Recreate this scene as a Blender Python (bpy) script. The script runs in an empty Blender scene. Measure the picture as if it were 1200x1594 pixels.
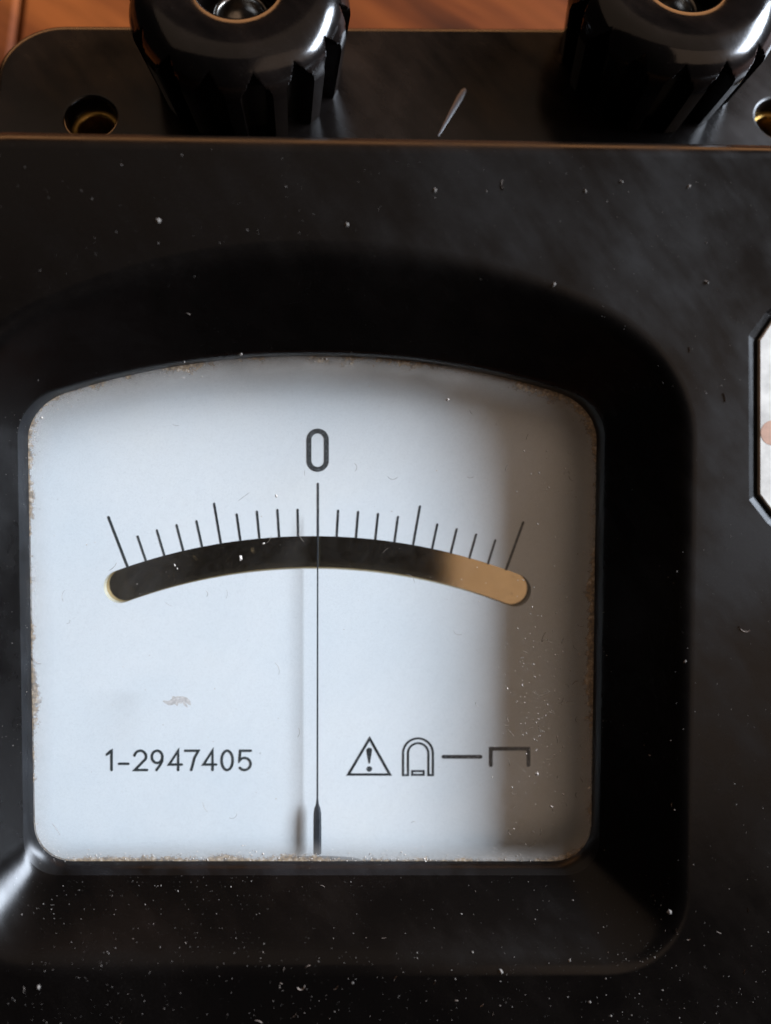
import bpy, bmesh, math, random
from math import radians as R, sin, cos, pi, sqrt, atan2, hypot
from mathutils import Vector, Matrix
from mathutils.geometry import delaunay_2d_cdt
random.seed(11)
C = bpy.context.scene.collection
SC = bpy.context.scene
S = 0.001                                   # everything below is thought out in millimetres

# ------------------------------------------------------------------ camera
# "face frame": origin on the sloping front panel, z along its normal. The world is that frame tipped so the table is level.
TIP = R(16.2)
M_TIP = Matrix.Rotation(TIP, 3, 'X')
H = 71.0                                    # camera distance from the front panel
FPX = 1200.0                                # focal length in photograph pixels (1200 wide)
nad = Vector(((540 - 600) / FPX, (797 - 760) / FPX, -1)).normalized()
R_CAM = Matrix.Rotation(R(-0.37), 3, 'Z') @ nad.rotation_difference(Vector((0, 0, -1))).to_matrix()
CAM_F = Vector((0, 0, H))
CAM_W = M_TIP @ CAM_F
cd = bpy.data.cameras.new('camera'); cam = bpy.data.objects.new('camera', cd); C.objects.link(cam)
cd.sensor_fit = 'HORIZONTAL'; cd.sensor_width = 36; cd.lens = 36
cd.clip_start = 0.002; cd.clip_end = 50
mw = (M_TIP @ R_CAM).to_4x4(); mw.translation = CAM_W * S
cam.matrix_world = mw
cd.dof.use_dof = True; cd.dof.focus_distance = 0.0775; cd.dof.aperture_fstop = 14
SC.camera = cam

def ray(px, py):
    return R_CAM @ Vector(((px - 600) / FPX, (797 - py) / FPX, -1))
def P(px, py, z=0.0):                       # point of the face frame on the plane at height z
    d = ray(px, py); t = (z - H) / d.z
    return CAM_F + d * t
def Q(px, py, zw):                          # point of the world (mm) at world height zw
    d = M_TIP @ ray(px, py); t = (zw - CAM_W.z) / d.z
    return CAM_W + d * t
def W(v): return M_TIP @ Vector(v)          # face frame -> world, mm

# ------------------------------------------------------------------ light: a dim room, a window on the right, a pale warm ceiling
w = bpy.data.worlds.new('World'); SC.world = w; w.use_nodes = True
w.node_tree.nodes['Background'].inputs[0].default_value = (0.011, 0.010, 0.010, 1)
w.node_tree.nodes['Background'].inputs[1].default_value = 1.0
SC.view_settings.view_transform = 'Standard'; SC.view_settings.look = 'None'
SC.view_settings.exposure = 0; SC.view_settings.gamma = 1

def area(name, az, el, dist, sx, sy, radiance, col, target=(0, 0, 0)):
    d = Vector((cos(el) * cos(az), cos(el) * sin(az), sin(el)))
    pos = W(Vector(target)) * S + (M_TIP @ d) * dist
    ld = bpy.data.lights.new(name, 'AREA'); ld.shape = 'RECTANGLE'; ld.size = sx; ld.size_y = sy
    ld.energy = radiance * sx * sy * pi; ld.color = col
    o = bpy.data.objects.new(name, ld); C.objects.link(o)
    o.location = pos
    o.rotation_euler = (-(M_TIP @ d)).to_track_quat('-Z', 'Y').to_euler()
    return o
area('window_light', R(23), R(25), 2.2, 1.70, 0.60, 50.0, (0.765, 0.86, 1.0))
area('warm_edge_fill', R(92), R(2), 1.5, 2.2, 0.45, 3.2, (1.0, 0.46, 0.18))  # added low orange lamp, makes the glowing line on the case's back edge
def ceiling(name, x0, x1, y0, y1, z, radiance, col):
    ld = bpy.data.lights.new(name, 'AREA'); ld.shape = 'RECTANGLE'; ld.size = x1 - x0; ld.size_y = y1 - y0
    ld.energy = radiance * ld.size * ld.size_y * pi; ld.color = col
    o = bpy.data.objects.new(name, ld); C.objects.link(o)
    o.location = M_TIP @ Vector(((x0 + x1) / 2, (y0 + y1) / 2, z)); o.rotation_euler = M_TIP.to_euler()
ceiling('ceiling_light_east', 0.20, 3.6, -0.65, 0.36, 1.4, 0.62, (1.0, 0.70, 0.50))
ceiling('ceiling_light_north', -1.6, 2.2, 0.40, 2.4, 1.4, 0.26, (1.0, 0.72, 0.52))

# ------------------------------------------------------------------ materials
def mat(name):
    m = bpy.data.materials.new(name); m.use_nodes = True
    nt = m.node_tree; b = nt.nodes['Principled BSDF']
    return m, nt, b
def N(nt, t, **kw):
    n = nt.nodes.new(t)
    for k, v in kw.items():
        if k in n.inputs: n.inputs[k].default_value = v
        else: setattr(n, k, v)
    return n
def ramp(nt, fac, stops):
    r = nt.nodes.new('ShaderNodeValToRGB'); nt.links.new(fac, r.inputs[0])
    e = r.color_ramp.elements
    while len(e) < len(stops): e.new(0.5)
    for i, (p, c) in enumerate(stops):
        e[i].position = p; e[i].color = (c, c, c, 1) if not isinstance(c, tuple) else (*c, 1)
    return r
def math_n(nt, op, a, b=None, clamp=False):
    n = nt.nodes.new('ShaderNodeMath'); n.operation = op; n.use_clamp = clamp
    for i, v in enumerate((a, b)):
        if v is None: continue
        if isinstance(v, (int, float)): n.inputs[i].default_value = v
        else: nt.links.new(v, n.inputs[i])
    return n.outputs[0]
def mixc(nt, fac, a, b):
    n = nt.nodes.new('ShaderNodeMix'); n.data_type = 'RGBA'
    if isinstance(fac, (int, float)): n.inputs[0].default_value = fac
    else: nt.links.new(fac, n.inputs[0])
    for i, v in ((6, a), (7, b)):
        if isinstance(v, tuple): n.inputs[i].default_value = (*v, 1)
        else: nt.links.new(v, n.inputs[i])
    return n.outputs[2]
def objco(nt, scale=(1, 1, 1), rot=(0, 0, 0)):
    tc = nt.nodes.new('ShaderNodeTexCoord'); mp = nt.nodes.new('ShaderNodeMapping'); mp.vector_type = 'TEXTURE'
    mp.inputs['Scale'].default_value = tuple(1 / c for c in scale); mp.inputs['Rotation'].default_value = rot
    nt.links.new(tc.outputs['Object'], mp.inputs[0]); return mp.outputs[0]
def noise(nt, co, scale, detail=4, rough=0.55):
    n = N(nt, 'ShaderNodeTexNoise', Scale=scale, Detail=detail, Roughness=rough); nt.links.new(co, n.inputs[0]); return n.outputs[0]

def bakelite(name, rmin, rmax, film=0.010, speck=0.25, bump=0.05, spec=0.5, tint=(0.75, 0.50, 0.42)):
    m, nt, b = mat(name); L = nt.links; b.inputs['Specular IOR Level'].default_value = spec
    co = objco(nt)
    big = noise(nt, co, 38, 5, 0.6)                   # wiped, smeared patches
    st = noise(nt, objco(nt, (1, 0.22, 1), (0, 0, R(38))), 420, 3, 0.6)   # fine wiping streaks
    pat = math_n(nt, 'ADD', math_n(nt, 'MULTIPLY', big, 0.75), math_n(nt, 'MULTIPLY', st, 0.25))
    pr = ramp(nt, pat, [(0.40, 0.0), (0.64, 1.0)])
    mr = N(nt, 'ShaderNodeMapRange'); L.new(pr.outputs[0], mr.inputs[0]); mr.inputs[3].default_value = rmin; mr.inputs[4].default_value = rmax
    L.new(mr.outputs[0], b.inputs['Roughness'])
    # thin film of fine dust: sub-pixel grains
    grain = noise(nt, co, 9000, 2, 0.6)
    gm = ramp(nt, grain, [(0.55, 0.0), (0.80, 1.0)])
    f1 = math_n(nt, 'MULTIPLY', gm.outputs[0], math_n(nt, 'MULTIPLY', pr.outputs[0], speck))
    vo = N(nt, 'ShaderNodeTexVoronoi', Scale=1500.0); L.new(co, vo.inputs[0])
    vm = ramp(nt, vo.outputs['Distance'], [(0.05, 1.0), (0.13, 0.0)])
    sep = N(nt, 'ShaderNodeSeparateColor'); L.new(vo.outputs['Color'], sep.inputs[0])
    vsel = ramp(nt, sep.outputs[0], [(0.78, 0.0), (0.98, 0.6)])
    f2 = math_n(nt, 'MULTIPLY', vm.outputs[0], vsel.outputs[0])
    fac = math_n(nt, 'ADD', f1, math_n(nt, 'MULTIPLY', f2, speck * 2.2), True)
    base = mixc(nt, pr.outputs[0], (0.0022, 0.0017, 0.0015), tuple(film * c for c in tint))
    L.new(mixc(nt, fac, base, (0.16, 0.14, 0.12)), b.inputs['Base Color'])
    bp = N(nt, 'ShaderNodeBump', Strength=bump, Distance=0.00006)
    L.new(math_n(nt, 'ADD', math_n(nt, 'MULTIPLY', noise(nt, co, 700, 3), 0.7), math_n(nt, 'MULTIPLY', noise(nt, co, 4200, 2), 0.3)), bp.inputs['Height'])
    L.new(bp.outputs[0], b.inputs['Normal'])
    return m
M = {}
M['case'] = bakelite('black_bakelite', 0.20, 0.42, 0.0026, 0.06, 0.12, 0.29)
M['ledge'] = bakelite('black_bakelite_ledge', 0.18, 0.36, 0.005, 0.08, 0.10)
M['rim'] = bakelite('dusty_bakelite_sheen', 0.30, 0.45, 0.021, 0.25, 0.12, 0.4, (0.58, 0.66, 0.80))  # dust film on the lip; its blue tint paints in window sheen
M['knob'] = bakelite('polished_bakelite', 0.10, 0.24, 0.010, 0.10, 0.16)

def simple(name, col, rough=0.5, metal=0.0, nscale=None, amt=0.15, bump=0.0):
    m, nt, b = mat(name)
    b.inputs['Roughness'].default_value = rough; b.inputs['Metallic'].default_value = metal
    if nscale:
        n = noise(nt, objco(nt), nscale, 4)
        lo = tuple(c * (1 - amt) for c in col); hi = tuple(min(1, c * (1 + amt)) for c in col)
        r = ramp(nt, n, [(0.3, lo), (0.7, hi)]); nt.links.new(r.outputs[0], b.inputs['Base Color'])
        if bump:
            bp = N(nt, 'ShaderNodeBump', Strength=bump, Distance=0.00005); nt.links.new(n, bp.inputs['Height']); nt.links.new(bp.outputs[0], b.inputs['Normal'])
    else: b.inputs['Base Color'].default_value = (*col, 1)
    return m
# dial enamel: white, faint mottling and a few fibres of dirt
m, nt, b = mat('white_dial_paint'); co = objco(nt)
n1 = noise(nt, co, 55, 4); n2 = noise(nt, co, 5200, 2)
r1 = ramp(nt, n1, [(0.3, (0.765, 0.79, 0.81)), (0.55, (0.82, 0.825, 0.83)), (0.75, (0.84, 0.83, 0.815))])
r2 = ramp(nt, n2, [(0.28, 0.93), (0.55, 1.0)])
mx = N(nt, 'ShaderNodeMix', data_type='RGBA', blend_type='MULTIPLY'); mx.inputs[0].default_value = 1
nt.links.new(r1.outputs[0], mx.inputs[6]); nt.links.new(r2.outputs[0], mx.inputs[7])
vo = N(nt, 'ShaderNodeTexVoronoi', Scale=420.0); nt.links.new(co, vo.inputs[0])
vm = ramp(nt, vo.outputs['Distance'], [(0.022, 1.0), (0.05, 0.0)])
sep = N(nt, 'ShaderNodeSeparateColor'); nt.links.new(vo.outputs['Color'], sep.inputs[0])
vs = ramp(nt, sep.outputs[1], [(0.80, 0.0), (0.95, 0.6)])
nt.links.new(mixc(nt, math_n(nt, 'MULTIPLY', vm.outputs[0], vs.outputs[0]), mx.outputs[2], (0.22, 0.20, 0.17)), b.inputs['Base Color'])
b.inputs['Roughness'].default_value = 0.6; b.inputs['Specular IOR Level'].default_value = 0.3
bp = N(nt, 'ShaderNodeBump', Strength=0.12, Distance=0.00004); nt.links.new(n2, bp.inputs['Height']); nt.links.new(bp.outputs[0], b.inputs['Normal'])
M['dial'] = m
M['dial_edge'] = simple('dial_cut_edge', (0.40, 0.375, 0.30), 0.6, 0, 900, 0.12)
# ink with small worn spots
m, nt, b = mat('worn_black_ink'); co = objco(nt)
r = ramp(nt, noise(nt, co, 4200, 4, 0.7), [(0.50, (0.012, 0.015, 0.017)), (0.72, (0.16, 0.17, 0.18))])
nt.links.new(r.outputs[0], b.inputs['Base Color']); b.inputs['Roughness'].default_value = 0.45
M['ink'] = m
M['ink_thin'] = simple('grey_black_ink', (0.035, 0.042, 0.044), 0.5, 0, 4000, 0.5)
M['needle'] = simple('blackened_needle', (0.02, 0.024, 0.03), 0.4, 0.0, 2500, 0.4)
M['pivot'] = simple('grey_pivot_shade', (0.17, 0.19, 0.21), 0.6, 0, 800, 0.3)  # grey standing in for shade at the pivot
M['brass'] = simple('aged_brass', (0.34, 0.21, 0.06), 0.35, 1.0, 1200, 0.35, 0.2)
M['steel'] = simple('nickel_plated_stud', (0.20, 0.185, 0.165), 0.30, 1.0, 1500, 0.25, 0.3)
M['mirror'] = simple('parallax_mirror', (0.56, 0.43, 0.26), 0.07, 1.0, 600, 0.06)
M['dust'] = simple('pale_dust', (0.155, 0.14, 0.125), 0.9, 0, 3000, 0.5)
M['glass_dust'] = simple('pale_glass_dust', (0.50, 0.45, 0.40), 0.9, 0, 3000, 0.4)
M['lint'] = simple('lint_fibre', (0.19, 0.155, 0.13), 0.9, 0, 3000, 0.4)
M['copper'] = simple('copper_coloured_spot', (0.44, 0.25, 0.17), 0.5, 0.0, 1500, 0.12)
M['label'] = simple('scuffed_white_enamel', (0.57, 0.54, 0.49), 0.45, 0, 650, 0.22, 0.4)
# clear glass sheet: see-through with fresnel gloss and a breath of dust
m, nt, b = mat('dusty_glass'); nt.nodes.remove(b)
out = [n for n in nt.nodes if n.type == 'OUTPUT_MATERIAL'][0]
tr = N(nt, 'ShaderNodeBsdfTransparent'); tr.inputs[0].default_value = (0.97, 0.98, 0.98, 1)
gl = N(nt, 'ShaderNodeBsdfGlossy'); gl.inputs['Roughness'].default_value = 0.06
fr = N(nt, 'ShaderNodeFresnel', IOR=1.5)
m1 = N(nt, 'ShaderNodeMixShader'); geo = N(nt, 'ShaderNodeNewGeometry')          # both faces' reflection is carried by the outer one; no total reflection on the way out
fz = math_n(nt, 'MULTIPLY', math_n(nt, 'MULTIPLY', fr.outputs[0], 0.8), math_n(nt, 'SUBTRACT', 1.0, geo.outputs['Backfacing']), True)
nt.links.new(fz, m1.inputs[0]); nt.links.new(tr.outputs[0], m1.inputs[1]); nt.links.new(gl.outputs[0], m1.inputs[2])
df = N(nt, 'ShaderNodeBsdfDiffuse'); df.inputs[0].default_value = (0.6, 0.57, 0.54, 1)
m2 = N(nt, 'ShaderNodeMixShader')
sm_ = ramp(nt, noise(nt, objco(nt, (1, 0.18, 1), (0, 0, R(-28))), 130, 5, 0.6), [(0.50, 0.0), (0.75, 0.035)])
dr_ = ramp(nt, noise(nt, objco(nt), 900, 6, 0.7), [(0.35, 0.001), (0.8, 0.014)])
dsum = math_n(nt, 'ADD', sm_.outputs[0], dr_.outputs[0], True)
nt.links.new(dsum, m2.inputs[0]); nt.links.new(m1.outputs[0], m2.inputs[1]); nt.links.new(df.outputs[0], m2.inputs[2])
nt.links.new(m2.outputs[0], out.inputs[0]); M['glass'] = m
# grime along the rim of the glass: opaque in crumbs at the very edge, thin pale film further in
m, nt, b = mat('edge_grime'); out = [n for n in nt.nodes if n.type == 'OUTPUT_MATERIAL'][0]
at = N(nt, 'ShaderNodeAttribute', attribute_name='edge'); co = objco(nt)
e = at.outputs['Fac']; n1 = noise(nt, co, 1500, 6, 0.75); n2 = noise(nt, co, 260, 4, 0.6)
patch = ramp(nt, noise(nt, co, 95, 4, 0.6), [(0.36, 0.25), (0.62, 1.25)]).outputs[0]
film = math_n(nt, 'MULTIPLY', math_n(nt, 'POWER', e, 1.3), math_n(nt, 'ADD', math_n(nt, 'MULTIPLY', n2, 0.65), 0.18))
crumb = ramp(nt, math_n(nt, 'ADD', math_n(nt, 'MULTIPLY', math_n(nt, 'MULTIPLY', math_n(nt, 'POWER', e, 2.0), 0.52), patch), math_n(nt, 'MULTIPLY', math_n(nt, 'ADD', math_n(nt, 'MULTIPLY', n1, 0.75), math_n(nt, 'MULTIPLY', n2, 0.25)), 0.9)), [(0.64, 0.0), (0.80, 0.85)])
alpha = math_n(nt, 'MAXIMUM', film, crumb.outputs[0], True)
cc = ramp(nt, noise(nt, co, 2300, 3), [(0.35, (0.08, 0.055, 0.035)), (0.55, (0.30, 0.20, 0.10)), (0.72, (0.6, 0.52, 0.42))])
nt.links.new(mixc(nt, crumb.outputs[0], (0.50, 0.47, 0.43), cc.outputs[0]), b.inputs['Base Color'])
b.inputs['Roughness'].default_value = 0.9; nt.links.new(alpha, b.inputs['Alpha']); M['grime'] = m
# wood
m, nt, b = mat('reddish_parquet'); L = nt.links
oi = N(nt, 'ShaderNodeObjectInfo')
tc = N(nt, 'ShaderNodeTexCoord'); ad = N(nt, 'ShaderNodeVectorMath', operation='ADD'); L.new(tc.outputs['Object'], ad.inputs[0]); L.new(oi.outputs['Location'], ad.inputs[1])
mp = N(nt, 'ShaderNodeMapping', vector_type='TEXTURE'); mp.inputs['Rotation'].default_value = (0, 0, R(54)); mp.inputs['Scale'].default_value = (1, 11, 1); L.new(ad.outputs[0], mp.inputs[0])
g1 = noise(nt, mp.outputs[0], 75, 5, 0.55); g2 = noise(nt, mp.outputs[0], 700, 4, 0.65)
c1 = ramp(nt, g1, [(0.40, (0.026, 0.007, 0.003)), (0.47, (0.13, 0.031, 0.0075)), (0.60, (0.23, 0.060, 0.0125))])
c2 = ramp(nt, g2, [(0.30, 0.72), (0.6, 1.0)])
mx = N(nt, 'ShaderNodeMix', data_type='RGBA', blend_type='MULTIPLY'); mx.inputs[0].default_value = 1
L.new(c1.outputs[0], mx.inputs[6]); L.new(c2.outputs[0], mx.inputs[7]); L.new(mx.outputs[2], b.inputs['Base Color'])
b.inputs['Roughness'].default_value = 0.6; b.inputs['Specular IOR Level'].default_value = 0.12
bp = N(nt, 'ShaderNodeBump', Strength=0.2, Distance=0.0002); L.new(g2, bp.inputs['Height']); L.new(bp.outputs[0], b.inputs['Normal'])
M['wood'] = m
M['joint'] = simple('dark_joint', (0.02, 0.012, 0.008), 0.9, 0, 400, 0.3)

# ------------------------------------------------------------------ mesh helpers (world millimetres in)
def mk(name, vs, fs, material, parent=None, smooth=None, label=None, origin=None, recalc=True):
    o0 = Vector(origin) if origin is not None else Vector((0, 0, 0))
    me = bpy.data.meshes.new(name)
    me.from_pydata([tuple((Vector(v) - o0) * S) for v in vs], [], fs)
    if recalc:
        bm = bmesh.new(); bm.from_mesh(me); bmesh.ops.recalc_face_normals(bm, faces=bm.faces); bm.to_mesh(me); bm.free()
    if smooth is True: me.polygons.foreach_set('use_smooth', [True] * len(me.polygons))
    elif smooth: me.polygons.foreach_set('use_smooth', list(smooth))
    for mm in (material if isinstance(material, (list, tuple)) else [material]): me.materials.append(mm)
    me.update()
    o = bpy.data.objects.new(name, me); C.objects.link(o); o.location = o0 * S
    if parent is not None:
        o.parent = parent
        o.location = o0 * S - parent_loc(parent)
    if label: o['label'] = label
    return o
def parent_loc(p):
    v = Vector((0, 0, 0))
    while p is not None: v += Vector(p.location); p = p.parent
    return v
def ring_faces(a0, b0, n, close=True):
    return [(a0 + i, a0 + (i + 1) % n, b0 + (i + 1) % n, b0 + i) for i in range(n if close else n - 1)]
def inside(p, poly):
    c = False; j = len(poly) - 1
    for i in range(len(poly)):
        xi, yi = poly[i]; xj, yj = poly[j]
        if (yi > p[1]) != (yj > p[1]) and p[0] < (xj - xi) * (p[1] - yi) / (yj - yi) + xi: c = not c
        j = i
    return c
def sheet(outer, holes):                     # flat sheet (2D mm) with holes -> verts, tris
    pts = []; edges = []
    for lp in [outer] + holes:
        k = len(pts); n = len(lp)
        pts += [Vector((p[0], p[1])) for p in lp]; edges += [(k + i, k + (i + 1) % n) for i in range(n)]
    v, e_, f, *_r = delaunay_2d_cdt(pts, edges, [], 0, 1e-6)
    out = []
    for t in f:
        c = sum((v[i] for i in t), Vector((0, 0))) / len(t)
        if inside(c, outer) and not any(inside(c, h) for h in holes): out.append(tuple(t))
    return v, out
def rrect(x0, x1, y0, y1, r, n=8):
    o = []
    for cx, cy, a in ((x1 - r, y1 - r, 0), (x0 + r, y1 - r, 90), (x0 + r, y0 + r, 180), (x1 - r, y0 + r, 270)):
        for k in range(n + 1):
            t = R(a + 90 * k / n); o.append((cx + r * cos(t), cy + r * sin(t)))
    return o
def window_outline(L_, R_, B, T, peak, rt, rb, top=36, cn=14):
    """arched-top rounded window outline in photograph pixels: side x, bottom y, y of the arch where it would meet the sides, arch peak"""
    cx = (L_ + R_) / 2; hw = (R_ - L_) / 2
    def arch(x): u = (x - cx) / hw; return peak + (T - peak) * (abs(u) ** 2.15)
    pts = []
    for i in range(top + 1):
        x = L_ + rt[0] + (R_ - L_ - rt[0] - rt[1]) * i / top; pts.append((x, arch(x)))
    def corner(p, q, c):
        for k in range(1, cn):
            t = k / cn; u = 0.60
            a = (p[0] + (c[0] - p[0]) * u, p[1] + (c[1] - p[1]) * u); d = (q[0] + (c[0] - q[0]) * u, q[1] + (c[1] - q[1]) * u)
            pts.append(tuple((1 - t) ** 3 * p[j] + 3 * (1 - t) ** 2 * t * a[j] + 3 * (1 - t) * t * t * d[j] + t ** 3 * q[j] for j in (0, 1)))
    def line(p, q, n):
        for k in range(n + 1): pts.append((p[0] + (q[0] - p[0]) * k / n, p[1] + (q[1] - p[1]) * k / n))
    e0 = arch(R_ - rt[1]); sl = (arch(R_ - rt[1]) - arch(R_ - rt[1] - 2)) / 2
    cy = e0 + sl * rt[1]
    corner(pts[-1], (R_, cy + rt[1] * 0.9), (R_, cy))
    line((R_, cy + rt[1] * 0.9), (R_ - dR, B - rb), 12)
    corner((R_ - dR, B - rb), (R_ - dR - rb, B), (R_ - dR, B))
    line((R_ - dR - rb, B), (L_ + dL + rb, B), 24)
    corner((L_ + dL + rb, B), (L_ + dL, B - rb), (L_ + dL, B))
    line((L_ + dL, B - rb), (L_, cy + rt[0] * 0.9), 12)
    corner((L_, cy + rt[0] * 0.9), pts[0], (L_, cy))
    return pts
dL, dR = 9, 8

# ------------------------------------------------------------------ wooden floor
ZT = -24.0
fl = mk('floor', [(-900, -700, ZT - 2.5), (900, -700, ZT - 2.5), (900, 1100, ZT - 2.5), (-900, 1100, ZT - 2.5)], [(0, 1, 2, 3)], M['joint'])
fl['kind'] = 'structure'
seam = Q(34, 20, ZT).x; pw = 95.0
k0 = -11; plank_me = None
for k in range(k0, k0 + 24):
    for j in range(5):
        x0 = seam + k * pw; y0 = -700 + j * 360 + (k % 2) * 120
        if plank_me is None:
            w_, l_, c = pw - 0.9, 359.2, 0.5
            v = [(0, 0, -2.4), (w_, 0, -2.4), (w_, l_, -2.4), (0, l_, -2.4), (0, 0, -c), (w_, 0, -c), (w_, l_, -c), (0, l_, -c), (c, c, 0), (w_ - c, c, 0), (w_ - c, l_ - c, 0), (c, l_ - c, 0)]
            f = ring_faces(0, 4, 4) + ring_faces(4, 8, 4) + [(8, 9, 10, 11), (3, 2, 1, 0)]
            o = mk('plank', v, f, M['wood'], fl); plank_me = o
        else:
            o = plank_me.copy(); C.objects.link(o); o.parent = fl
        o.location = (Vector((x0, y0, ZT)) * S) - parent_loc(fl)

# ------------------------------------------------------------------ the instrument
g = bpy.data.objects.new('galvanometer', None); C.objects.link(g); g.empty_display_size = 0.02
g.location = Vector((8, 0, ZT)) * S
g['label'] = 'black bakelite galvanometer with white centre-zero dial, lying on reddish wood'
g['category'] = 'galvanometer'
ZL = -1.5                                   # world height of the terminal ledge

# --- case: sloping front panel, bevelled dial recess, pocket for the small plate
z_lip, z_in = -5.8, -6.8
out_px = window_outline(-82, 1068, 1503, 560, 392, (150, 150), 120)
lip_px = window_outline(27, 941, 1363, 629, 551, (58, 58), 56)
in_px = window_outline(43, 929, 1341, 632, 554, (60, 60), 62)
NW = len(out_px)
O = [P(x, y, 0) for x, y in out_px]; LP = [P(x, y, z_lip) for x, y in lip_px]; IN = [P(x, y, z_in) for x, y in in_px]
yE = P(600, 204, 0).y; r_e = 2.0
xL, xR = P(-75, 700).x, P(1430, 700).x; yB = P(600, 1800).y
FR = 5.0
def case_ring(inset, z):
    return [Vector((p[0], p[1], z)) for p in rrect(xL + inset, xR - inset, yB + inset, yE - inset, FR - inset * 0.8, 10)]
pk = [(1176, 530), (1176, 771), (1201, 804), (1226, 826), (1380, 826), (1400, 800), (1400, 500), (1378, 470), (1229, 474), (1202, 492)]
pk_o = [P(x, y, 0) for x, y in [(1165, 522), (1166, 778), (1194, 814), (1222, 836), (1384, 836), (1410, 804), (1410, 496), (1382, 460), (1224, 460), (1192, 486)]]
z_pk = -0.45
pk_i = [P(x, y, z_pk) for x, y in pk]
vs, fs, sm = [], [], []
# bevel rings
dirs = [Vector(((O[i] - LP[i]).x, (O[i] - LP[i]).y, 0)).normalized() for i in range(NW)]
rings = []
e = 1.1
A0 = [O[i] + dirs[i] * e for i in range(NW)]
k = 0.17
for s in [i / 7 for i in range(8)]:
    rings.append([A0[i] * (1 - s) ** 2 + O[i] * 2 * s * (1 - s) + (O[i] + (LP[i] - O[i]) * k) * s * s for i in range(NW)])
for t in (0.3, 0.5, 0.7, 0.9): rings.append([O[i] + (LP[i] - O[i]) * t for i in range(NW)])
for s in [i / 4 for i in range(5)]:
    rings.append([(O[i] + (LP[i] - O[i]) * 0.95) * (1 - s) ** 2 + LP[i] * 2 * s * (1 - s) + (LP[i] + (IN[i] - LP[i]) * 0.4) * s * s for i in range(NW)])
rings.append(IN)
rings.append([p + Vector((0, 0, -0.4)) for p in IN])
hole = [(p.x, p.y) for p in rings[0]]
face_loop = [(p.x, p.y) for p in case_ring(r_e, 0)]
v2, t2 = sheet(face_loop, [hole, [(p.x, p.y) for p in pk_o]])
vs += [W((p[0], p[1], 0)) for p in v2]; fs += t2; sm += [False] * len(t2)
for ri, (a, b_) in enumerate(zip(rings[:-1], rings[1:])):
    if ri == len(rings) - 5: rim0 = len(fs)
    k0_ = len(vs); vs += [W(p) for p in a] + [W(p) for p in b_]
    f = ring_faces(k0_, k0_ + NW, NW); fs += f; sm += [True] * len(f)
rim1 = len(fs)
k0_ = len(vs); n = len(pk_o); vs += [W(p) for p in pk_o] + [W(p) for p in pk_i]; f = ring_faces(k0_, k0_ + n, n) + [tuple(range(k0_ + n, k0_ + 2 * n))]; rim2 = (len(fs), len(fs) + n); fs += f; sm += [False] * len(f)
prev = None
er = [case_ring(r_e * (1 - sin(a)), -r_e * (1 - cos(a))) for a in [pi / 2 * i / 8 for i in range(9)]]
er = [[W(p) for p in rr] for rr in er]
er.append([Vector((p.x, p.y, ZT)) for p in er[-1]])
n = len(er[0])
for j, (a, b_) in enumerate(zip(er[:-1], er[1:])):
    k0_ = len(vs); vs += a + b_; f = ring_faces(k0_, k0_ + n, n); fs += f; sm += [True] * len(f)
case = mk('case', vs, fs, [M['case'], M['rim']], g, sm, recalc=False)
for i in list(range(rim0, rim1)): case.data.polygons[i].material_index = 1
bm = bmesh.new(); bm.from_mesh(case.data); bmesh.ops.remove_doubles(bm, verts=bm.verts, dist=2e-6); bmesh.ops.recalc_face_normals(bm, faces=bm.faces); bm.to_mesh(case.data); bm.free()

# --- dial plate with the arc slot
zd = -10.8
ARC_C = (495, 860 + 870); ARC_R = 870; HALF = 25.5
def arc(a, r): a = R(a); return (ARC_C[0] + r * sin(a), ARC_C[1] - r * cos(a))
slot_px = []
aL, aR = -20.75, 20.6
for i in range(41): slot_px.append(arc(aL + (aR - aL) * i / 40, ARC_R + HALF))
def cap(a, sgn):
    c = arc(a, ARC_R)
    for k_ in range(1, 12):
        t = R(a) + sgn * pi * k_ / 12
        slot_px.append((c[0] + HALF * sin(t), c[1] - HALF * cos(t)))
cap(aR, 1)
for i in range(41): slot_px.append(arc(aR - (aR - aL) * i / 40, ARC_R - HALF))
c = arc(aL, ARC_R)
for k_ in range(1, 12):
    t = R(aL) + pi + pi * k_ / 12; slot_px.append((c[0] + HALF * sin(t), c[1] - HALF * cos(t)))
slot_px = [(x, y + (x - 495) * 0.010) for x, y in slot_px]
slot = [P(x, y, zd) for x, y in slot_px]
cen = P(487, 960, zd)
dial_o = [(cen.x + (p.x - cen.x) * 1.09, cen.y + (p.y - cen.y) * 1.09) for p in (P(x, y, zd) for x, y in in_px)]
v2, t2 = sheet(dial_o, [[(p.x, p.y) for p in slot]])
dial = mk('dial_plate', [W((p[0], p[1], zd)) for p in v2], t2, M['dial'], g, False)
n = len(slot); th = 0.95
mk('slot_edge', [W(p) for p in slot] + [W(p + Vector((0, 0, -th))) for p in slot], ring_faces(0, n, n), M['dial_edge'], dial, True)
mc = P(495, 890, zd - th)
mk('mirror', [W((x, y, zd - th)) for x, y in rrect(mc.x - 29, mc.x + 29, mc.y - 7, mc.y + 7, 1, 3)], [tuple(range(16))], M['mirror'], g, False,
   label='curved anti-parallax mirror strip behind the slot of the dial')

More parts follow.
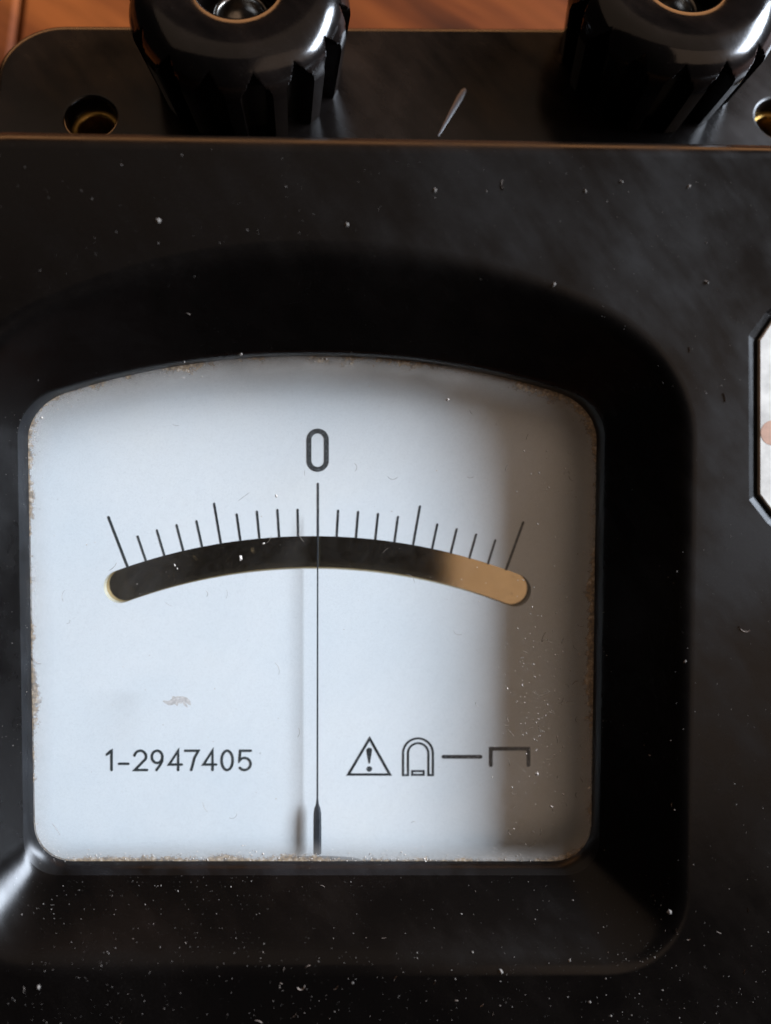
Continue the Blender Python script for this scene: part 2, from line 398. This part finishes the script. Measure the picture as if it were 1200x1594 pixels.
# --- printing on the dial: flat ribbons of ink
def ribbon(paths, wpx, z, name, material, parent, label=None):
    vs, fs = [], []
    for path in paths:
        closed = path[0] == path[-1] and len(path) > 3
        pts = [Vector(p) for p in (path[:-1] if closed else path)]; n = len(pts); h = wpx / 2
        lft, rgt = [], []
        for i in range(n):
            a = pts[i - 1] if (i > 0 or closed) else None; c_ = pts[(i + 1) % n] if (i < n - 1 or closed) else None
            d1 = (pts[i] - a).normalized() if a is not None else None; d2 = (c_ - pts[i]).normalized() if c_ is not None else None
            d1 = d1 or d2; d2 = d2 or d1
            n1 = Vector((-d1.y, d1.x)); n2 = Vector((-d2.y, d2.x)); mm = (n1 + n2)
            mm = mm.normalized() if mm.length > 1e-6 else n1
            f = h / max(0.35, mm.dot(n1)); lft.append(pts[i] + mm * f); rgt.append(pts[i] - mm * f)
        k = len(vs); vs += lft + rgt
        fs += [(k + i, k + (i + 1) % n, k + n + (i + 1) % n, k + n + i) for i in range(n if closed else n - 1)]
        if not closed:
            for q, o_, l_, r_ in ((pts[0], pts[1], 0, n), (pts[-1], pts[-2], n - 1, 2 * n - 1)):
                d = (q - o_).normalized(); nn = Vector((-d.y, d.x)); kk = len(vs)
                fan = [q + (nn * cos(t) + d * sin(t)) * h * 0.98 for t in [pi * j / 8 for j in range(9)]]
                vs += fan; fs.append(tuple(range(kk, kk + 9)))
    return mk(name, [W(P(v[0], v[1], z)) for v in vs], fs, material, parent, False, label)
zi = zd + 0.03
ticks = [((169, 805), (198.5, 881.6)), ((214.4, 835), (227, 872)), ((244.4, 825.5), (255.8, 864)), ((275, 817.4), (285.2, 856.4)), ((306, 811.4), (314.6, 850.4)),
         ((333.5, 784), (344, 846)), ((368.6, 800.6), (374.3, 840.5)), ((400, 796.4), (404, 837.5)), ((432, 794), (434.6, 835.4)), ((463.4, 793.4), (464.3, 834)),
         ((495, 753), (495, 834)), ((526.5, 795), (524.3, 834.8)), ((557.6, 796.8), (554.4, 836.3)), ((588.6, 800), (584.5, 838.9)), ((619.6, 804.7), (614.3, 843)),
         ((653.9, 788.2), (643.4, 847.4)), ((680.8, 816.4), (672.9, 853.4)), ((710.9, 823.7), (702, 860.7)), ((741.3, 832.2), (730.8, 868.6)), ((771, 841), (759.6, 877.5)), ((814.4, 813.2), (787.8, 886.4))]
for i, t in enumerate(ticks):
    ribbon([t], 3.4 if i not in (0, 20) else 3.9, zi, 'scale_mark', M['ink'] if i > 4 else M['ink_thin'], dial)
def arcp(cx, cy, rx, ry, a0, a1, n=14): return [(cx + rx * cos(R(a0 + (a1 - a0) * i / n)), cy + ry * sin(R(a0 + (a1 - a0) * i / n))) for i in range(n + 1)]
zero = arcp(494.5, 684.5, 13.6, 13.6, 180, 360) + arcp(494.5, 717, 13.6, 13.6, 0, 180); zero.append(zero[0])
ribbon([zero], 7.6, zi, 'zero_numeral', M['ink'], dial, 'large black numeral 0 above the scale')
# serial number 1-2947405
T_, B_ = 1168.5, 1198.5; mid = (T_ + B_) / 2
def d2(x0, x1): return [arcp((x0 + x1) / 2, T_ + 9.2, (x1 - x0) / 2 - 1.5, 9.2, 190, 385, 16) + [(x0 + 2, B_), (x1, B_)]]
def d9(x0, x1):
    cx = (x0 + x1) / 2; r = (x1 - x0) / 2 - 2; lp = arcp(cx, T_ + 9.5, r, 9.5, 0, 360, 24); lp[-1] = lp[0]
    return [lp, [(cx + r, T_ + 11.5), (cx + r - 0.4, T_ + 16), (cx + r - 4, T_ + 23), (cx - 1, B_)]]
def d4(x0, x1): return [[(x1 - 6, B_), (x1 - 6, T_), (x0 + 1, B_ - 8.5), (x1 - 0.5, B_ - 8.5)]]
def d7(x0, x1): return [[(x0, T_), (x1 - 1, T_), (x1 - 7, T_ + 11), (x1 - 12, B_)]]
def d0(x0, x1): z = arcp((x0 + x1) / 2, mid, (x1 - x0) / 2 - 1.6, 15, 0, 360, 28); z[-1] = z[0]; return [z]
def d5(x0, x1): return [[(x1 - 1.5, T_), (x0 + 2.5, T_), (x0 + 1.6, T_ + 13)] + arcp(x0 + 9.3, B_ - 9.4, 9.4, 9.4, 215, 500, 20)]
ser = [[(166.5, T_ + 6), (172, T_ + 1), (173.8, T_), (173.8, B_)]], [[(185.5, 1188.8), (200, 1188.8)]], d2(208, 229), d9(234.5, 255), d4(262.5, 283.5), d7(288.5, 310), d4(316, 337), d0(343.5, 364), d5(371.5, 392)
for ch in ser: ribbon(ch, 3.9, zi, 'serial_character', M['ink_thin'], dial)
ribbon([[(575.6, 1149.5), (542.5, 1205.5), (607, 1205.5), (575.6, 1149.5)]], 3.8, zi, 'warning_triangle', M['ink'], dial, 'triangle around an exclamation mark')
ex = [(570.6, 1167), (572, 1164.6), (575, 1163.8), (578, 1164.6), (579.2, 1167), (578.4, 1173), (575.8, 1188.5), (574, 1188.5), (571.2, 1173)]
dot = arcp(575, 1197, 4.2, 4.2, 0, 360, 16)[:-1]
mk('exclamation_mark', [W(P(x, y, zi)) for x, y in ex + dot], [tuple(range(9)), tuple(range(9, 25))], M['ink'], dial, False)
def ush(x0, x1, y0, yb): r = (x1 - x0) / 2; return arcp((x0 + x1) / 2, y0 + r, r, r, 180, 360, 22)
u1, u2 = ush(627.6, 674, 1149.3, 1206.5), ush(635.2, 667, 1156.8, 1206.5)
ribbon([[(627.6, 1206.5)] + u1 + [(674, 1206.5), (667, 1206.5)] + u2[::-1] + [(635.2, 1206.5), (627.6, 1206.5)]], 3.3, zi, 'magnet_symbol', M['ink'], dial, 'horseshoe magnet outline symbol')
ribbon([[(641.8, 1200.2), (659.6, 1200.2), (659.6, 1206), (641.8, 1206), (641.8, 1200.2)]], 3.2, zi, 'magnet_keeper', M['ink'], dial)
ribbon([[(690.5, 1178), (748, 1178)]], 6.0, zi, 'direct_current_symbol', M['ink'], dial, 'short horizontal bar symbol')
ribbon([[(764, 1191), (764, 1165.5), (822.5, 1165.5), (822.5, 1191)]], 6.0, zi, 'bracket_symbol', M['ink'], dial, 'square bracket symbol open at the bottom')

# --- needle and the painted shade at its foot
zn = zd + 1.1
prof = [(800, 1.15), (1000, 1.25), (1243, 1.5), (1252, 2.6), (1259, 5.0), (1266, 6.0), (1290, 6.3), (1329, 6.3)]
vs, fs = [], []
for y, hw in prof:
    x = 494.5 + (y - 800) * -0.0012
    a = P(x - hw, y, zn); b_ = P(x + hw, y, zn); tk = min(0.35, (b_ - a).length * 0.5)
    for q, dz in ((a, 0), (a.lerp(b_, 0.25), tk * .8), (a.lerp(b_, 0.75), tk * .8), (b_, 0), (a.lerp(b_, 0.5), -tk)): vs.append(W(q + Vector((0, 0, dz))))
for i in range(len(prof) - 1): fs += ring_faces(i * 5, i * 5 + 5, 5)
k = len(vs) - 5; fs += [(4, 3, 2, 1, 0), tuple(range(k, k + 5))]
mk('needle', vs, fs, M['needle'], g, False)
ft = arcp(497, 1339, 66, 7, 180, 360, 24)
mk('pivot_opening_shade', [W(P(x, y, zd + 0.05)) for x, y in ft], [tuple(range(len(ft)))], M['pivot'], dial, False)  # flat grey patch painting the shade of an opening around the pivot

# --- glass with grimy rim
zg = -6.92
gx = [P(x, y, zg) for x, y in in_px]; gc = P(487, 960, zg)
gx = [gc + (p - gc) * 1.012 for p in gx]
vs = [W(p) for p in gx] + [W(p + Vector((0, 0, -1.2))) for p in gx]
glass = mk('glass', vs, [tuple(range(NW)), tuple(range(2 * NW - 1, NW - 1, -1))] + ring_faces(0, NW, NW), M['glass'], g, False)
zr = zg + 0.04; nr = 6; vs = []; ev = []
cpx = (487, 960)
for j in range(nr + 1):
    t = j / nr
    for (x, y) in in_px:
        d = Vector((x - cpx[0], y - cpx[1])); wd = 58 if y < 700 else 40
        sx = 1 - wd * t / max(abs(d.x), 1) if abs(d.x) > 380 else None
        f = 1 - (wd * t - 2) / d.length
        vs.append(W(P(cpx[0] + d.x * f, cpx[1] + d.y * f, zr))); ev.append(1 - t)
fs = []
for j in range(nr): fs += ring_faces(j * NW, (j + 1) * NW, NW)
gr = mk('grime', vs, fs, M['grime'], glass, True)
at = gr.data.attributes.new('edge', 'FLOAT', 'POINT'); at.data.foreach_set('value', ev)

# --- small white plate in its pocket
pl = [P(x, y, z_pk + 0.05) for x, y in [(1179, 530), (1179, 770), (1203, 802), (1228, 818), (1376, 818), (1392, 798), (1392, 502), (1374, 478), (1230, 478), (1203, 494)]]
n = len(pl)
ins = [p + (P(1285, 650) - p).normalized() * 0.12 for p in pl]
vs = [W(Vector((p.x, p.y, z_pk))) for p in pl] + [W(Vector((p.x, p.y, z_pk + 0.35))) for p in pl] + [W(Vector((p.x, p.y, z_pk + 0.45))) for p in ins]
plate = mk('name_plate', vs, ring_faces(0, n, n) + ring_faces(n, 2 * n, n) + [tuple(range(2 * n, 3 * n))], M['label'], g, False, 'white enamelled plate set in a pocket of the panel')
sp = rrect(P(1184, 675).x, P(1290, 675).x, P(600, 695).y, P(600, 655).y, 1.17, 8)
sp = [(x, y) for x, y in sp]
mk('copper_spot', [W((x, y, z_pk + 0.47)) for x, y in sp], [tuple(range(len(sp)))], M['copper'], plate, False)

# --- terminal ledge with two bushed holes
lx0, lx1 = Q(-18, 150, ZL).x, Q(1350, 150, ZL).x
ly1 = Q(600, 47, ZL).y; ly0 = ly1 - 32
holes = [Q(141, 182, ZL), Q(1213, 184, ZL)]; hr = 2.6
er_ = 1.0
ea, eb = Q(150, 35, ZL), Q(860, 39, ZL); yaw = atan2(eb.y - ea.y, eb.x - ea.x)
ly1 = ea.y; lmx = ea.x
def led_ring(inset, z): return [Vector((lmx + (p[0] - lmx) * cos(yaw) - (p[1] - ly1) * sin(yaw), ly1 + (p[0] - lmx) * sin(yaw) + (p[1] - ly1) * cos(yaw), z)) for p in rrect(lx0 + inset, lx1 - inset, ly0 + inset, ly1 - inset, 7.0 - inset * .8, 12)]
def circ(c, r, z, n=40): return [Vector((c.x + r * cos(2 * pi * i / n), c.y + r * sin(2 * pi * i / n), z)) for i in range(n)]
vs, fs, sm = [], [], []
hl = [circ(h, hr + 0.35, ZL) for h in holes]
v2, t2 = sheet([(p.x, p.y) for p in led_ring(er_, 0)], [[(p.x, p.y) for p in h] for h in hl])
vs += [Vector((p[0], p[1], ZL)) for p in v2]; fs += t2; sm += [False] * len(t2)
rr = [led_ring(er_ * (1 - sin(a)), ZL - er_ * (1 - cos(a))) for a in [pi / 2 * i / 7 for i in range(8)]] + [led_ring(0, ZT + 0.0)]
n = len(rr[0])
for a, b_ in zip(rr[:-1], rr[1:]):
    k = len(vs); vs += a + b_; f = ring_faces(k, k + n, n); fs += f; sm += [True] * len(f)
for h in holes:
    cs = [circ(h, hr + 0.35 * (1 - sin(a)), ZL - 0.35 * (1 - cos(a))) for a in [pi / 2 * i / 4 for i in range(5)]] + [circ(h, hr, ZL - 6)]
    for a, b_ in zip(cs[:-1], cs[1:]):
        k = len(vs); vs += a + b_; f = ring_faces(k, k + 40, 40); fs += f; sm += [True] * len(f)
    k = len(vs); vs += cs[-1]; fs.append(tuple(range(k, k + 40))); sm.append(False)
led = mk('terminal_ledge', vs, fs, M['ledge'], g, sm, recalc=False)
bm = bmesh.new(); bm.from_mesh(led.data); bmesh.ops.remove_doubles(bm, verts=bm.verts, dist=2e-6); bmesh.ops.recalc_face_normals(bm, faces=bm.faces); bm.to_mesh(led.data); bm.free()
for h in holes:
    a, b_, c_, d_ = circ(h, hr - 0.02, ZL - 1.9), circ(h, hr - 0.55, ZL - 1.8), circ(h, hr - 0.75, ZL - 2.1), circ(h, hr - 0.75, ZL - 5.9)
    mk('brass_bushing', a + b_ + c_ + d_, ring_faces(0, 40, 40) + ring_faces(40, 80, 40) + ring_faces(80, 120, 40), M['brass'], led, True)
# moulded raised mark between the terminals
p0, p1 = Q(682, 212, ZL), Q(724, 138, ZL); d = (p1 - p0).normalized(); nn = Vector((-d.y, d.x, 0))
vs = []
for t, s_ in ((0, .15), (.08, .34), (.3, .55), (.8, 1), (.95, .85), (1, .35)):
    c_ = p0.lerp(p1, t)
    for u, h_ in ((-1, -.05), (-.62, .09), (0, .13), (.62, .09), (1, -.05)): vs.append(c_ + nn * u * 0.42 * s_ + Vector((0, 0, h_ * s_)))
fs = [(i * 5 + j, i * 5 + j + 1, i * 5 + j + 6, i * 5 + j + 5) for i in range(5) for j in range(4)]
mk('raised_mark', vs, fs, simple('matte_grey_mark', (0.07, 0.07, 0.078), 0.42), led, True, 'short slanting raised stroke moulded between the terminals')  # plain grey stroke, paler than the ledge

# --- fluted terminal knobs
def make_knob(c):
    NF, per = 15, 32; n = NF * per
    Rk, Ht = 11.0, 10.2
    rs = 3.5
    prof = [(4.0, Ht - 5.5), (4.05, Ht - .9), (4.12, Ht - .5), (4.3, Ht - .25), (4.6, Ht - .12), (5.2, Ht - .05), (6.2, Ht - .01), (7.2, Ht)]
    for i in range(1, 23):
        a = pi / 2 * i / 22; prof.append((Rk - rs + rs * sin(a), Ht - rs * (1 - cos(a))))
    for z in (6.6, 6.3, 5.8, 5.2, 4.6, 3.6, 2.6, 1.6, 0.9, 0.6, 0.4, 0.25): prof.append((Rk - 1.0 * (6.6 - z) / 6.6, z))
    prof += [(Rk - 1.02, 0.12), (Rk - 1.04, 0.0)]
    def flute(th):
        u = (th * NF / (2 * pi)) % 1.0; d = abs(u - 0.5) * 2             # 0 mid groove, 1 mid land
        x = min(1, max(0, (0.66 - d) / 0.07)); return x * x * (3 - 2 * x)
    vs = []
    for r, z in prof:
        for i in range(n):
            th = 2 * pi * i / n; fl_ = flute(th)
            u = (th * NF / (2 * pi)) % 1.0; d = abs(u - 0.5) * 2
            zt = Ht - 1.0 - 2.9 * d                                    # groove runs out into the shoulder
            gdep = min(1.0, max(0.0, (zt - z) / 0.35)); gdep = gdep * gdep * (3 - 2 * gdep)
            low = min(1.0, max(0.0, (z - 0.15) / 0.35))
            rr_ = r
            if r > 8.6: rr_ = min(r, r - 2.1 * fl_ * gdep)
            vs.append(Vector((c.x + rr_ * cos(th), c.y + rr_ * sin(th), ZL + z)))
    fs = []
    for j in range(len(prof) - 1): fs += ring_faces(j * n, (j + 1) * n, n)
    return vs, fs
def lathe(c, pr, n=40):
    vs = []
    for r, z in pr: vs += circ(c, r, ZL + z, n)
    fs = []
    for j in range(len(pr) - 1): fs += ring_faces(j * n, (j + 1) * n, n)
    fs.append(tuple(range((len(pr) - 1) * n, len(pr) * n)))
    return vs, fs
KT = 8.0
cA = Q(367, -31, ZL + 10.2); cA.z = ZL; cB = Q(1070, -40, ZL + 10.2); cB.z = ZL
vs, fs = make_knob(cA)
knob = mk('terminal_knob', vs, fs, M['knob'], g, True, origin=cA)
try: knob.data.set_sharp_from_angle(angle=R(48))
except Exception: pass
vs, fs = lathe(cA, [(4.05, 4.7), (3.0, 4.75), (2.95, 6.2), (2.75, 6.45), (2.4, 6.4), (2.2, 6.0), (2.1, 4.8)])
stud = mk('metal_stud', vs, fs, M['steel'], knob, True, origin=cA)
knob.rotation_euler.z = R(4)
k2 = knob.copy(); C.objects.link(k2); k2.parent = g; k2.location = cB * S - parent_loc(g); k2.rotation_euler.z = R(13)
s2 = stud.copy(); C.objects.link(s2); s2.parent = k2

# ------------------------------------------------------------------ dust and lint lying on the case, the bevel and the glass
def surf(px, py):
    """height of the instrument's visible surface in the face frame under a photograph pixel"""
    if py < 226: return None
    if inside((px, py), in_px): return zg + 0.07
    if inside((px, py), lip_px): return (z_lip + z_in) / 2 + .1
    if inside((px, py), out_px):
        for i in range(20):                       # find t where the ring between outer and lip outline passes the pixel
            t = i / 19
            poly = [(out_px[j][0] + (lip_px[j][0] - out_px[j][0]) * t, out_px[j][1] + (lip_px[j][1] - out_px[j][1]) * t) for j in range(0, NW, 2)]
            if not inside((px, py), poly): break
        t = max(0, t - 0.5 / 19)
        return z_lip * t
    if px > 1160 and 455 < py < 840: return None
    return 0.0
vs, fs = [], []
SMUDGE = [(264 + 28 * i / 21 + random.gauss(0, 2.2), 1093 - 5 * sin(i / 21 * 3) + random.gauss(0, 3.2), random.uniform(.10, .30)) for i in range(22)]
def speck(px, py, r):
    z = surf(px, py)
    if z is None: return
    c_ = P(px, py, z); k = len(vs); m_ = 5
    a0 = random.random() * 6.28; el_ = random.uniform(0.5, 1.0); ro = random.random() * pi
    for i in range(m_):
        a = a0 + 2 * pi * i / m_; rr_ = r * random.uniform(0.6, 1.15); x = rr_ * cos(a); y = rr_ * el_ * sin(a)
        vs.append(W(c_ + Vector((x * cos(ro) - y * sin(ro), x * sin(ro) + y * cos(ro), 0.01))))
    vs.append(W(c_ + Vector((0, 0, r * 0.8))))
    fs.extend([(k + i, k + (i + 1) % m_, k + m_) for i in range(m_)])
def size(): return min(0.15, 0.026 * math.exp(random.gauss(0.22, 0.55)))
def scatter(n, x0, x1, y0, y1, k_=1.0):
    for _ in range(n): speck(random.uniform(x0, x1), random.uniform(y0, y1), size() * k_)
scatter(200, 0, 1200, 230, 400, .7); scatter(90, 0, 1060, 400, 560, .7); scatter(420, 940, 1200, 300, 1590, .8)
scatter(1100, 50, 1040, 1365, 1500, .9); scatter(700, 20, 420, 1360, 1480, .95); scatter(420, 0, 1200, 1500, 1594, .9); scatter(260, 0, 45, 620, 1330, 0.85)
scatter(420, 50, 920, 560, 1335, 0.75)
for _ in range(760):
    speck(random.gauss(862, 42), random.gauss(1085, 70) if random.random() < .6 else random.uniform(700, 1330), size() * 1.35)
for _ in range(420):                          # crumbs gathered along the rim of the glass
    u = random.random(); speck(60 + 860 * u, 1341 - abs(random.gauss(0, 11)), size() * 1.15)
for _ in range(500):
    x, y = random.choice(in_px); speck(x + (487 - x) * abs(random.gauss(0, .022)) + random.gauss(0, 5), y + (960 - y) * abs(random.gauss(0, .022)) + random.gauss(0, 5), size() * 1.1)
for x, y, r in [(1042, 1420, .34), (886, 1495, .3), (780, 1512, .3), (246, 343, .28), (374, 868, .34), (410, 846, .2), (272, 880, .18), (1072, 291, .25), (967, 283, .25), (911, 297, .24), (862, 443, .32), (1100, 440, .34), (569, 506, .24),
                (375, 551, .22), (118, 1637 / 1.1, .2), (60, 1536, .3), (430, 772, .22), (836, 1204, .28), (858, 1255, .25), (918, 1560, .2), (677, 296, .25), (1012, 1175, .22), (540, 350, .24), (697, 622, .26), (196, 1450, .24), (276, 789 + 96, .14), (1066, 1030, .2)]:
    speck(x, y, r)
ctr = [sum((vs[i] for i in f), Vector((0, 0, 0))) / 3 for f in fs]
zf = [(M_TIP.transposed() @ c_).z for c_ in ctr]
on_glass = [z < z_lip - 0.6 for z in zf]
def pick(flag):
    v, f_ = [], []
    for q, o_ in zip(fs, on_glass):
        if o_ == flag: k = len(v); v += [vs[i] for i in q]; f_.append((k, k + 1, k + 2))
    return v, f_
gd = mk('glass_dust', *pick(True), M['glass_dust'], None, False, recalc=False)
gd['kind'] = 'stuff'; gd['label'] = 'pale dust grains lying on the glass over the dial'; gd['category'] = 'dust'
dust = mk('dust', *pick(False), M['dust'], None, False, recalc=False)
dust['kind'] = 'stuff'; dust['label'] = 'pale dust grains scattered over the black case'; dust['category'] = 'dust'
vs, fs = [], []
def fibre(px, py, ln, ang, bend, wd=1.6):
    k0 = len(vs); n = 9; x, y, a = px, py, ang
    pts = []
    for i in range(n): pts.append((x, y)); x += ln / n * cos(a); y += ln / n * sin(a); a += bend / n
    for i, (x, y) in enumerate(pts):
        z = surf(x, y)
        if z is None: z = 0
        c_ = P(x, y, z); t = Vector((pts[min(i + 1, n - 1)][0] - pts[max(i - 1, 0)][0], -(pts[min(i + 1, n - 1)][1] - pts[max(i - 1, 0)][1]), 0)).normalized()
        nn = Vector((-t.y, t.x, 0)) * wd * 0.03 * (0.5 if i in (0, n - 1) else 1)
        for u in (c_ + nn, c_ + Vector((0, 0, wd * .06 + .02)), c_ - nn): vs.append(W(u + Vector((0, 0, 0.012))))
    for i in range(n - 1): fs.extend([(k0 + i * 3, k0 + i * 3 + 1, k0 + i * 3 + 4, k0 + i * 3 + 3), (k0 + i * 3 + 1, k0 + i * 3 + 2, k0 + i * 3 + 5, k0 + i * 3 + 4)])
fibre(1150, 975, 24, 1.2, -2.2, 1.4); fibre(1125, 612, 16, 1.1, .6, 1.2); fibre(280, 488, 24, -.2, 1.1, 1.4); fibre(486, 476, 22, .05, .2, 1.0); fibre(782, 280, 18, 1.9, -1.0, 1.1)
fibre(1072, 540, 10, 1.3, .5, .9); fibre(1046, 1248, 18, 2.0, -2, 1.2); fibre(474, 1533, 20, 1.5, 3.5, 1.2); fibre(178, 1390, 13, 2.2, .3, 1.0); fibre(946, 1370, 10, 1.4, 1.5, 1.0)
for _ in range(34): fibre(random.uniform(60, 900), random.uniform(640, 1320), random.uniform(8, 26), random.uniform(0, 6.28), random.uniform(-3, 3), random.uniform(.4, .75))
for _ in range(30): fibre(random.uniform(780, 905), random.uniform(960, 1330), random.uniform(6, 18), random.uniform(0, 6.28), random.uniform(-3, 3), random.uniform(.5, .9))
for _ in range(40): fibre(random.uniform(0, 1190), random.uniform(1370, 1590), random.uniform(5, 13), random.uniform(0, 6.28), random.uniform(-2, 2), random.uniform(.4, .8))
sv, sf = [], []
for q, (x, y, r) in enumerate(SMUDGE):
    c_ = P(x, y, zg + 0.05 + q * .002); k = len(sv); ro = -.25 + random.gauss(0, .4)
    for i in range(9):
        a = 2 * pi * i / 9; rr_ = random.uniform(.7, 1.2) * r; xx, yy = 1.9 * rr_ * cos(a), .75 * rr_ * sin(a)
        sv.append(W(c_ + Vector((xx * cos(ro) - yy * sin(ro), xx * sin(ro) + yy * cos(ro), 0))))
    sf.append(tuple(range(k, k + 9)))
mk('dried_smudge', sv, sf, simple('grey_smudge', (0.50, 0.48, 0.455), 0.9, 0, 4000, 0.25), glass, False, recalc=False)
lint = mk('lint', vs, fs, M['lint'], None, False, recalc=False)
lint['kind'] = 'stuff'; lint['label'] = 'short lint fibres stuck on the black case and the glass'; lint['category'] = 'lint'
